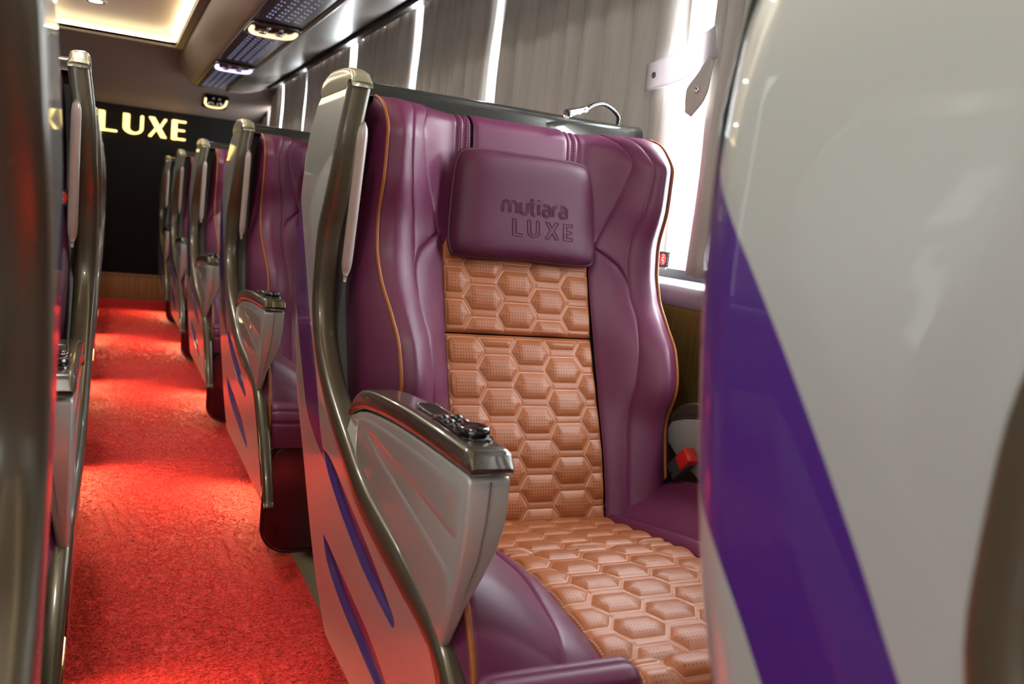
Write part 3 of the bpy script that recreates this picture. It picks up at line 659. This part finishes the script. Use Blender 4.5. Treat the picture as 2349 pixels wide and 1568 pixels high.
def build_seat():
    R = empty('coach_seat', (SX, SY, 0))
    # ---- shell
    side_parts(R, -1, .445, True)
    zz = np.linspace(.25, 1.225, 50); tb = np.linspace(0, 1, 30)
    Zg = np.repeat(zz[:, None], 30, 1); ya_ = np.minimum(1.79, yb(zz)-.12); Yg = ya_[:, None]+(yb(zz)-ya_)[:, None]*tb[None]
    grid('window_side_shell', np.stack([.366-side_xy(Yg, Zg)-.02*np.clip((1.82-Yg)/.03, 0, 1)**2-.03*np.clip((Zg-1.17)/.055, 0, 1)**2, Yg-SY, Zg], -1), M['dark'], R, flip=True)
    pth = [(1.843, 1.225), (1.846, 1.250), (1.853, 1.262), (1.868, 1.268), (1.94, 1.264), (2.01, 1.236), (2.045, 1.19), (2.062, 1.1), (2.058, 1.0), (2.042, .9), (2.014, .776), (1.955, .64), (1.858, .51), (1.68, .295), (1.58, .225)]
    xs = np.concatenate([[-.412, -.408, -.396], np.linspace(-.375, .270, 20), [.300, .322, .336]])
    ex = np.array([.012, .004, .001]+[0]*20+[.001, .004, .012])
    P = np.array([[(x, y-e-SY, z) for x, e in zip(xs, ex)] for y, z in pth])
    grid('back_shell', P[4:], M['silver'], R, flip=False)
    grid('top_bar', P[:6]+np.array([0, 0, .004]), M['topbar'], R)
    zz = np.linspace(.40, 1.245, 20)
    P = np.array([[(x, min(float(y0f(z))+.075, 1.862)-SY, z) for x in np.linspace(-.415, .340, 10)] for z in zz])
    grid('inner_back', P, M['innergrey'], R, flip=True)
    # ---- backrest
    for s in (-1, 1):
        back_patch('wing_bolster', R, s, sB, hf, .385, 1.238, M['leather'], .002, tuckR=False)
        back_patch('wing_panel', R, s, lambda z: np.where(z > .975, sA(z), np.minimum(sL(z), sB(z)-.0005)), sB, .885, 1.238, M['leather'], .0025)
        back_patch('head_side_panel', R, s, c_(.151), sA, .95, 1.238, M['leather'], .002)
        back_patch('lumbar_bolster', R, s, c_(.180), sL, .385, .974, M['leather'], .008)
        back_patch('strap_band', R, s, c_(.134), c_(.151), .95, 1.240, M['leather'], .006, nu=12)
        back_patch('strap_band', R, s, c_(.116), c_(.134), .95, 1.240, M['leather'], .0075, nu=12)
        zt = np.linspace(.40, 1.237, 120); hh = hf(zt)
        # outer side of the wing
        t = np.linspace(0, 1, 18)
        yb_ = np.minimum(y0f(zt)+.07, 1.858)
        A = hh[:, None]+(pchip([.4, .8, .94, 1.07, 1.2, 1.25], [.372, .377, .366, .360, .352, .348])(zt)-hh)[:, None]*np.sin(np.clip(t/.55, 0, 1)*math.pi/2)[None]**.8-.004*t[None]
        top = np.clip((zt-1.19)/.05, 0, 1)**2
        A = A-.02*top[:, None]*t[None]
        yp_ = ypf(zt)+twist(s, .33, zt); Y = yp_[:, None]+(yb_-yp_)[:, None]*t[None]
        grid('wing_side', np.stack([s*A, Y-SY, np.repeat(zt[:, None], 18, 1)], -1), M['leather'], R, flip=(s > 0))
        tube('piping', np.stack([s*(hh+.001), yp_-.002-SY, zt], -1), .0040, M['piping'], R, 8)
        # stitch rows on the strap bands
        V, Fc = [], []
        for z in np.arange(.97, 1.223, .0062):
            y = float(S_back(np.array(.134), np.array(z)))-.0062-SY
            for x in (.1305, .1375):
                b0 = len(V); V += [(s*(x-.0007), y, z), (s*(x+.0007), y, z), (s*(x+.0007), y, z+.0038), (s*(x-.0007), y, z+.0038), (s*x, y-.001, z+.0019)]
                Fc += [(b0, b0+1, b0+4), (b0+1, b0+2, b0+4), (b0+2, b0+3, b0+4), (b0+3, b0, b0+4)]
        o = link('stitching', mesh_np('stitching', V, Fc), M['chip'], R); o['kind'] = 'stuff'
    # top roll over the wings and the head panel
    xs = np.linspace(-.37, .37, 60); t = np.linspace(0, 1, 8); a = np.abs(xs)
    yf = np.where(a < .338, S_back(np.minimum(a, .337), np.full(60, 1.238))+.03*np.clip(1-(a-.2)/.1, 0, 1), 1.815)
    P = np.zeros((8, 60, 3))
    for i, tt in enumerate(t): P[i] = np.stack([xs, yf+(1.862-yf)*tt-SY, 1.237+.004*np.sin(math.pi*tt)+0*xs], -1)
    grid('top_roll', P, M['leather'], R)
    zz = np.linspace(.95, 1.240, 60); xx = np.linspace(-.116, .116, 40)
    Xg, Zg = np.meshgrid(xx, zz); d = np.minimum(.116-np.abs(Xg), Zg-.95)
    Y = y0f(Zg)-.010+edge_tuck(d)+.03*np.clip((Zg-1.203)/.033, 0, 1)**2
    grid('head_panel', np.stack([Xg, Y-SY, Zg], -1), M['leather'], R)
    # quilted centre panels
    for z0, z1, u0, v0 in ((.766, .985, -.008, .808), (.385, .763, .019, .664)):
        nu_, nv_ = 190, int((z1-z0)/.0019)
        Xg, Zg = np.meshgrid(np.linspace(-.180, .180, nu_), np.linspace(z0, z1, nv_)); hd = hexdist(Xg, Zg, u0, v0)
        d = np.minimum(np.minimum(.180-np.abs(Xg), Zg-z0), z1-Zg)
        ht = quilt_h(hd)*sstep(.0, .010, d)
        puff = .006*np.sin(math.pi*np.clip((Zg-z0)/(z1-z0), 0, 1))
        Y = y0f(Zg)-ht-puff*.6+edge_tuck(d, .009, .006)
        grid('quilted_back_panel', np.stack([Xg, Y-SY, Zg], -1), M['quilt'], R, attrs={'hd': np.minimum(hd, d)}, uv=np.stack([Xg, Zg], -1))
    # ---- headrest pillow
    n = 56; U, V_ = np.meshgrid(np.linspace(-1, 1, n), np.linspace(-1, 1, n))
    def pil(u, v):
        # rounded-square map
        k = .13
        uu = u*np.sqrt(np.clip(1-k*v**6, 0, 1)); vv = v*np.sqrt(np.clip(1-k*u**6, 0, 1))
        hw = .172-.010*vv; x = uu*hw+.003; z = 1.041+vv*.117-.004*np.cos(uu*math.pi/2)*(vv < 0)*(-vv)*-1.5
        e = np.clip((1-u**6)*(1-v**6), 0, 1)**.5
        return x, z, e
    x, z, e = pil(U, V_); ybase = y0f(z)-.018
    grid('headrest_pillow', np.concatenate([np.stack([x, ybase-.006-.042*e-SY, z], -1)]), M['leather_dark'], R)
    o = R.children[-1]; pillow = o
    grid('pillow_back', np.stack([x, ybase-.004+.016*e-SY, z], -1), M['leather_dark'], pillow, flip=True)
    tt = np.linspace(-1, 1, 40); one = np.ones(40)
    bu = np.concatenate([tt, one, -tt, -one]); bv = np.concatenate([-one, tt, one, -tt])
    x, z, _ = pil(bu, bv); keep = np.r_[True, np.hypot(np.diff(x), np.diff(z)) > .0015]; x, z = x[keep], z[keep]
    tube('pillow_piping', np.stack([x, y0f(z)-.0235-SY, z], -1), .0046, M['leather_dark'], pillow, 8, closed=True)
    # embossed lettering
    def surf(x_, z_):
        uu = (x_-.003)/.172; vv = (z_-1.041)/.117; e_ = np.clip((1-uu**6)*(1-vv**6), 0, 1)**.5
        return y0f(z_)-.024-.042*e_
    Vs, Fs = [], []
    def ridge(pts, r=.0012, closed=False):
        p = np.array(pts, float); P3 = np.stack([p[:, 0], surf(p[:, 0], p[:, 1])-.0002-SY, p[:, 1]], -1)
        G = tube_np(P3, r, 6, closed); off = len(Vs); Vs.extend(G.reshape(-1, 3).tolist()); Fs.extend(grid_faces(len(P3), 6, closed, True, off).tolist())
    def offset(pts, dd):
        p = np.array(pts, float); T = np.gradient(p, axis=0); T /= np.linalg.norm(T, axis=1)[:, None]+1e-9
        return p+dd*np.stack([-T[:, 1], T[:, 0]], -1)
    def line(a, b, n=8): return [(a[0]+(b[0]-a[0])*i/n, a[1]+(b[1]-a[1])*i/n) for i in range(n+1)]
    def stroke(pts, x0_, z0_, s_):
        for dd in (-.0030, 0, .0030): ridge([(x0_+q[0]*s_, z0_+q[1]*s_) for q in offset(pts, dd/s_)])
    xh = 1.0
    m_ = [line((.0, 0), (.0, .62), 6)+arc(.36, .62, .36, .42, 180, 0, 10)[1:]+line((.72, .62), (.72, 0), 6)[1:], arc(1.08, .62, .36, .42, 180, 0, 10)+line((1.44, .62), (1.44, 0), 6)[1:]]
    u_ = [line((0, 1), (0, .38), 6)+arc(.36, .38, .36, .38, 180, 360, 10)[1:]+line((.72, .38), (.72, 1), 6)[1:]]
    t_ = [line((.2, 1.45), (.2, .26), 10)+arc(.46, .26, .26, .26, 180, 275, 6)[1:], line((-.14, 1.02), (.50, 1.02), 5)]
    i_ = [line((0, 1), (0, 0), 8), line((0, 1.28), (0, 1.4), 2)]
    a_ = [line((.05, 1.0), (.40, 1.0), 4)+arc(.40, .62, .34, .38, 90, 0, 8)[1:]+line((.74, .62), (.74, 0), 6)[1:], arc(.40, .28, .34, .28, 60, 330, 14)]
    r_ = [line((0, 0), (0, .62), 6)+arc(.36, .62, .36, .38, 180, 80, 8)[1:]]
    cur = -.060+.02; s_ = .0355; zb = 1.030
    cur = -.066
    for strokes, adv in ((m_, 1.44+.42), (u_, .72+.30), (t_, .92), (i_, .42), (a_, .74+.36), (r_, .74), (a_, .74)):
        for q in strokes: stroke(q, cur, zb, s_*.66)
        cur += adv*s_*.64
    for ch, xa in (('L', -.042), ('U', -.006), ('X', .037), ('E', .082)):
        wd, pls = {'L': (.5, [[(0, 0), (.55, 0), (.55, .16), (.2, .16), (.2, 1), (0, 1)]]),
                   'U': (.7, [[(0, 1), (0, .3)]+arc(.34, .3, .34, .3, 180, 360, 8)[1:]+[(.68, 1), (.50, 1), (.50, .3)]+arc(.34, .3, .16, .14, 0, -180, 6)[1:]+[(.18, 1)]]),
                   'X': (.8, [[(0, 1), (.22, 1), (.40, .65), (.58, 1), (.80, 1), (.52, .5), (.80, 0), (.58, 0), (.40, .35), (.22, 0), (0, 0), (.28, .5)]]),
                   'E': (.55, [[(0, 0), (.55, 0), (.55, .16), (.2, .16), (.2, .42), (.48, .42), (.48, .58), (.2, .58), (.2, .84), (.55, .84), (.55, 1), (0, 1)]])}[ch]
        for pl in pls:
            q = []
            for A_, B_ in zip(pl, pl[1:]+pl[:1]): q += line(A_, B_, 3)[:-1]
            ridge([(xa+p[0]*.042, .982+p[1]*.036) for p in q], .0014, True)
    link('embossed_lettering', mesh_np('embossed_lettering', Vs, Fs), M['leather_dark'], pillow)
    # ---- seat cushion
    zc = pchip([.90, .925, .95, .985, 1.05, 1.15, 1.25, 1.40, 1.50, 1.60], [.372, .398, .412, .423, .432, .441, .437, .417, .401, .388])
    bol = pchip([.86, .90, .94, 1.0, 1.1, 1.3, 1.6], [.02, .075, .115, .135, .135, .125, .11])
    nu_, nv_ = 190, 330; ys = np.linspace(.905, 1.60, nv_)
    Xg, Yg = np.meshgrid(np.linspace(-.180, .180, nu_), ys)
    hd = hexdist(Xg, Yg, -.085+.0, 1.015); d = np.minimum(.180-np.abs(Xg), Yg-.905)
    dd = np.abs(Yg-1.315)
    Z = zc(Yg)+.8*quilt_h(hd)*sstep(0, .01, d)*sstep(.0, .010, dd)-edge_tuck(d, .009, .006)-edge_tuck(dd, .010, .006)
    grid('quilted_seat_panel', np.stack([Xg, Yg-SY, Z], -1), M['quilt'], R, flip=True, attrs={'hd': np.minimum(hd, np.minimum(d, dd))}, uv=np.stack([Xg, Yg], -1))
    def seat_patch(name, s, a0, a1, aend, puff, mat):
        ys_ = np.concatenate([np.linspace(.885, 1.0, 40), np.linspace(1.0, 1.60, 50)[1:]]); nu2 = 26; c = .5-.5*np.cos(np.linspace(0, math.pi, nu2))
        A0, A1 = a0(ys_), a1(ys_)
        A = A0[:, None]+(A1-A0)[:, None]*c[None]; Yq = np.repeat(ys_[:, None], nu2, 1)
        q = np.clip((A-.18)/.215, 0, 1)
        Z_ = zc(np.clip(Yq, .93, 1.6))+bol(Yq)*q**1.15-edge_tuck(np.minimum(A-A0[:, None], A1[:, None]-A))+puff*np.sin(math.pi*c)[None]*np.ones_like(A)
        Z_ = Z_-.055*np.clip((.955-Yq)/.07, 0, 1)**2
        return grid(name, np.stack([s*A, Yq-SY, Z_], -1), mat, R, flip=(s > 0))
    seam = pchip([.88, 1.0, 1.2, 1.6], [.275, .245, .215, .200])
    for s, ae in ((-1, .402), (1, .352)):
        seat_patch('seat_bolster_inner', s, c_(.180), seam, ae, .006, M['leather'])
        seat_patch('seat_bolster', s, seam, c_(ae), ae, .010, M['leather'])
        # side and front skirts with copper piping down the corner
        qe = min((ae-.18)/.215, 1)
        ys_ = np.linspace(.885, 1.60, 50); zt = zc(np.clip(ys_, .93, 1.6))+bol(ys_)*qe**1.15-.055*np.clip((.955-ys_)/.07, 0, 1)**2-.006
        P = np.zeros((50, 6, 3))
        for j, k in enumerate(np.linspace(0, 1, 6)):
            P[:, j] = np.stack([np.full(50, s*(ae+(.026 if s < 0 else .008)*math.sin(math.pi*k))), ys_-SY, zt+(.33-zt)*k], -1)
        grid('seat_side', P, M['leather'], R, flip=(s < 0))
        m2 = ys_ < 1.2
        corner = [(s*(ae+.001), y-SY, z+.002) for y, z in zip(ys_[m2][::-1], zt[m2][::-1])]+[(s*(ae+.001), .882-SY, z) for z in np.linspace(zt[0]-.01, .34, 10)]
        tube('seat_piping', corner, .0048, M['piping'], R, 8)
    # ---- leg rest: padded roll in front of the cushion, hanging down to the foot board
    prof = [(.925, .345), (.922, .40), (.915, .425), (.900, .440), (.880, .441), (.862, .428), (.853, .405), (.850, .37), (.852, .335)]
    tt = np.linspace(0, 1, 70); py = pchip(np.linspace(0, 1, 9), [p[0] for p in prof])(tt); pz = pchip(np.linspace(0, 1, 9), [p[1] for p in prof])(tt)
    ln_ = np.r_[0, np.cumsum(np.hypot(np.diff(py), np.diff(pz)))]
    ny_ = -np.gradient(pz); nz_ = np.gradient(py); nn = np.hypot(ny_, nz_); ny_, nz_ = -ny_/nn, -nz_/nn
    def leg_patch(name, x0, x1, mat, quilt=False, rise=0., nx2=40):
        xs2 = np.linspace(x0, x1, nx2); Xg2, Lg = np.meshgrid(xs2, ln_); d = np.minimum(Xg2-x0, x1-Xg2)
        if quilt:
            hd2 = hexdist(Xg2, Lg, -.085, .115); h2 = quilt_h(hd2)*sstep(0, .01, d)
        else:
            hd2 = None; h2 = -.005*np.exp(-(np.minimum.reduce([np.abs(Lg-q) for q in (.115, .145, .175)])/.003)**2)+.004
        h2 = h2-edge_tuck(d, .007, .006)
        r_z = rise*np.exp(-((Lg-.10)/.06)**2)
        P = np.stack([Xg2, py[:, None]+ny_[:, None]*h2-SY, pz[:, None]+nz_[:, None]*h2+r_z], -1)
        return grid(name, P, mat, R, flip=False, attrs=({'hd': np.minimum(hd2, d)} if quilt else None), uv=(np.stack([Xg2, Lg], -1) if quilt else None))
    leg_patch('quilted_leg_panel', -.180, .180, M['quilt'], True, nx2=150)
    leg_patch('leg_rest_side', -.402, -.180, M['leather'], rise=.010)
    leg_patch('leg_rest_side', .180, .352, M['leather'], rise=.010)
    # foot board
    pl = rrect(-.408, .356, .030, .345, .075, 8)
    prism('foot_board', [(p[0], p[1]) for p in pl], 'y', .862-SY, .905-SY, M['maroon'], R, bev=.010, seg=3)
    tube('foot_board_piping', [(p[0], .866-SY, p[1]) for p in rrect(-.412, .360, .027, .346, .078, 8)], .0042, M['maroon'], R, 6, closed=True)
    # base frame under the seat
    box('base_frame', -.295, .30, 1.02-SY, 1.62-SY, .0, .325, M['black'], R, bev=.01)
    # ---- armrests
    def arm(s, xo, xi, dy, dz, full):
        zt_f = pchip([.90, 1.10, 1.35, 1.43, 1.50], [.706, .700, .678, .655, .62])
        top = [(y, float(zt_f(y))) for y in np.linspace(1.44, .912, 12)]
        front = [(.904, .700), (.902, .65), (.906, .61), (.914, .57), (.925, .53), (.94, .48), (.955, .45)]
        bot = [(1.05, .478), (1.2, .51), (1.33, .535), (1.42, .57), (1.47, .61)]
        poly = [(y+dy-SY, z+dz) for y, z in top+front+bot]
        X_in = lambda p: s*(xi+(xo-xi)*.78*float(sstep(.66, .47, p[1]-dz)))
        b_ = prism('armrest_body', poly, 'x', lambda p: s*xo, X_in, M['silver'], R, bev=.006, seg=3)
        # scooped flank of the arm
        if full:
            u = np.linspace(0, 1, 60); v = np.linspace(0, 1, 40); yy = 1.40+(.918-1.40)*u
            zt2 = zt_f(yy)-.008; zb2 = pchip([.915, .95, 1.0, 1.2, 1.4], [.56, .472, .484, .522, .575])(yy)
            Yq = np.repeat(yy[:, None], 40, 1); Zq = zb2[:, None]+(zt2-zb2)[:, None]*v[None]
            sc_ = sdpoly(Yq, Zq, dens([(1.375, .655, .0), (1.28, .640, .010), (1.15, .625, .016), (1.0, .607, .022), (.93, .598, .026)]))
            Xq = xo+.0015-.006*sstep(.004, -.020, sc_)
            ed = np.minimum(np.minimum(u[:, None], 1-u[:, None])*.48, np.minimum(v[None], 1-v[None])*.1)
            Xq = Xq-.005*np.exp(-(ed/.004)**2)
            grid('armrest_flank', np.stack([s*Xq, Yq+dy-SY, Zq+dz], -1), M['silver'], b_, flip=(s < 0))
        # front seam
        tube('seam', [(s*((xo+xi)/2), .9005+dy-SY+.0005, .70+dz), (s*((xo+xi)/2+.002), .8995+dy-SY, .65+dz), (s*((xo+xi)/2+.005), .905+dy-SY, .60+dz), (s*(xo-.012), .921+dy-SY, .53+dz)], .0008, M['seam'], b_, 6)
        # lacquered cap
        n2 = 46; yy = np.linspace(.900, 1.45, n2)
        ztop = pchip([.900, .906, .918, .94, 1.1, 1.3, 1.38, 1.42, 1.45], [.716, .729, .7345, .736, .733, .720, .708, .690, .655])(yy)
        zbot = zt_f(yy)+.0005; zbot = np.minimum(zbot, ztop-.002)
        P = np.zeros((n2, 24, 3)); cx = (xo+xi)/2; hw = abs(xo-xi)/2+.003
        for i in range(n2):
            rr_ = rrect(-hw, hw, zbot[i], ztop[i], min(.011, (ztop[i]-zbot[i])*.45), 5)
            nar = 1-.12*math.exp(-((yy[i]-.90)/.006)**2)
            for j in range(24): P[i, j] = (s*(cx+rr_[j][0]*nar), yy[i]+dy-SY, rr_[j][1]+dz)
        c2 = grid('armrest_cap', P, M['armcap'], R, wrapv=True, caps=True, flip=True)
        if full:
            sl = prism('card_slot', rrect(-.0135, .0135, -.034, .034, .006), 'z', 0, .0024, M['black'], c2, bev=.001, seg=1)
            sl.location = (s*cx-s*.004, 1.125-SY, .7325)
            tube('slot_rim', [(p[0], p[1], .002) for p in rrect(-.0155, .0155, -.036, .036, .007)], .0016, M['armcap'], sl, 6, closed=True)
            cpn = prism('control_pad', rrect(-.022, .022, -.066, .066, .016), 'z', 0, .006, M['gloss_black'], c2, bev=.003, seg=2)
            cpn.location = (s*cx-s*.002, 1.012-SY, .7335)
            kn = lathe('dial', [(0, 0), (.0205, 0), (.0215, .004), (.020, .010), (.016, .012), (.010, .0105), (0, .010)], M['gloss_black'], cpn, 24); kn.location = (0, -.038, .005)
            for bx_, by_ in ((-.010, .045), (.010, .045), (-.010, .022), (.010, .022), (-.010, -.001), (.010, -.001)):
                lathe('button', [(0, 0), (.0085, 0), (.0085, .003), (.006, .0055), (0, .006)], M['gloss_black'], cpn, 14).location = (bx_, by_, .0045)
    arm(-1, .436, .380, 0, 0, True)
    arm(1, .380, .333, .13, -.045, False)
    # ---- belt buckle on its stalk
    tube('belt_stalk', [(.318, 1.60-SY, .40), (.322, 1.545-SY, .47), (.322, 1.515-SY, .505)], .010, M['black'], R, 8, r_b=.004)
    bkl = box('belt_buckle', -.004, .018, -.020, .020, -.035, .03, M['dark'], R, bev=.004); bkl.location = (.318, 1.502-SY, .525); bkl.rotation_euler = (math.radians(45), 0, 0)
    box('release_button', -.007, .021, -.017, .017, .004, .046, M['red'], bkl, bev=.004)
    # ---- sewn maker's tag on the outer edge of the wing
    tg = box('sewn_tag', -.017, .017, -.0007, .0007, -.018, .018, M['black'], R); tg.location = (.358, 1.716-SY, .961); tg['label'] = 'black tag with a red oval'
    prism('red_oval', [(.0105*math.cos(t_)-.002, .0145*math.sin(t_)) for t_ in np.linspace(0, 2*math.pi, 28, endpoint=False)], 'y', -.0013, .0013, M['tagred'], tg)
    Vt, Ft = [], []
    glyph = [[(0, 0), (.35, 1), (.7, 0)], [(.12, .35), (.58, .35)], [(.95, 0), (.95, 1), (1.35, 1), (1.5, .78), (1.35, .5), (.95, .5)], [(1.75, 0), (1.75, 1), (2.1, .35), (2.45, 1), (2.45, 0)]]
    for g_ in glyph:      # APM, read from bottom to top
        G_ = tube_np([(-(v_-.5)*.0085-.002, -.0016, (u_-1.22)*.0085) for u_, v_ in g_], .0007, 4); o_ = len(Vt); Vt.extend(G_.reshape(-1, 3).tolist()); Ft.extend(grid_faces(len(g_), 4, False, True, o_).tolist())
    for k_ in range(4):
        G_ = tube_np([(.0125, -.0012, -.014+k_*.0075), (.0125, -.0012, -.009+k_*.0075)], .0006, 4); o_ = len(Vt); Vt.extend(G_.reshape(-1, 3).tolist()); Ft.extend(grid_faces(2, 4, False, True, o_).tolist())
    link('tag_lettering', mesh_np('tag_lettering', Vt, Ft), M['tagwhite'], tg)
    # ---- gooseneck reading lamp
    gp = [(.284, 1.872, 1.262), (.283, 1.868, 1.285), (.262, 1.862, 1.303), (.228, 1.850, 1.311), (.196, 1.838, 1.303), (.168, 1.826, 1.287), (.150, 1.818, 1.278)]
    tt = np.linspace(0, 6, 60); G = np.stack([pchip(range(7), [p[i] for p in gp])(tt) for i in range(3)], -1); G[:, 1] -= SY
    gl = tube('gooseneck', G, .0052*(1+.10*np.sin(np.arange(60)*2.1)), M['black'], R, 8)
    hp = np.stack([np.linspace(.172, .108, 10), np.linspace(1.827, 1.806, 10)-SY, np.linspace(1.289, 1.266, 10)], -1)
    tube('lamp_head', hp, [.006, .0085, .0085, .0075, .009, .0095, .0095, .0105, .0115, .011], M['chrome'], gl, 12)
    # ---- step light under the flank
    sl = box('step_light', -.405, -.36, 1.41-SY, 1.49-SY, .300, .312, M['step_led'], R, bev=.003)
    return R

seat0 = build_seat()
CUSHION = {'wing_bolster', 'wing_panel', 'head_side_panel', 'lumbar_bolster', 'strap_band', 'wing_side', 'piping', 'stitching', 'top_roll', 'head_panel', 'quilted_back_panel', 'headrest_pillow', 'sewn_tag'}
def copy_tree(o, parent=None):
    c = o.copy(); COL.objects.link(c); c.parent = parent
    for ch in list(o.children): copy_tree(ch, c)
    return c
def floor_spot(x, y, tx):
    l = bpy.data.lights.new('step_light_beam', 'SPOT'); l.energy = 11.5; l.color = (1.0, .72, .36); l.spot_size = math.radians(140); l.spot_blend = .7; l.shadow_soft_size = .03
    o = bpy.data.objects.new('step_light_beam', l); COL.objects.link(o); o.location = (x, y, .185)
    o.rotation_euler = (Vector((tx, y-.10, 0))-Vector((x, y, .185))).to_track_quat('-Z', 'Y').to_euler()
GR = 'plum leather coach seats on the window side'
GL = 'plum leather coach seats across the aisle'
labels_r = {-1: 'coach seat in front of the embossed pillow seat, broad purple stripe on grey shell',
            0: 'plum and tan quilted coach seat with the embossed headrest pillow beside the bright window',
            1: 'coach seat directly behind the one with the embossed pillow',
            2: 'second coach seat behind the one with the embossed pillow',
            3: 'third coach seat behind the one with the embossed pillow',
            4: 'last window side coach seat before the black back wall'}
seats = []
for k in (-1, 1, 2, 3, 4):
    c = copy_tree(seat0); c.location = (SX, SY+1.5*k, 0); tag(c, labels_r[k], 'seat', GR); seats.append(c)
tag(seat0, labels_r[0], 'seat', GR)
labels_l = {-1: 'coach seat across the aisle in front of the one with the red oval tag',
            0: 'coach seat across the aisle with the small red oval tag on its edge',
            1: 'coach seat across the aisle, first behind the one with the red oval tag',
            2: 'coach seat across the aisle, second behind the one with the red oval tag',
            3: 'coach seat across the aisle, next to the kick board of the back wall'}
for j in (-1, 0, 1, 2, 3):
    c = copy_tree(seat0); c.location = (-.48+(.011 if j >= 0 else 0), SY+1.5*j+.40, 0); c.scale = (-1, 1, 1); tag(c, labels_l[j], 'seat', GL)
    for ch in c.children:
        if ch.name.split('.')[0] in CUSHION: ch.location.x -= .022
        if ch.name.startswith('sewn_tag'): ch.location.x = -.358-.022; ch.scale.x = -1
        if ch.name.startswith('headrest_pillow'):
            for g2 in ch.children:
                if g2.name.startswith('embossed'): g2.scale.x = -1
for k in (-1, 0, 1, 2, 3, 4): floor_spot(.47, SY+1.5*k+.05, .36)
for j in (-1, 0, 1, 2, 3): floor_spot(-.075, SY+1.5*j+.25, .03)
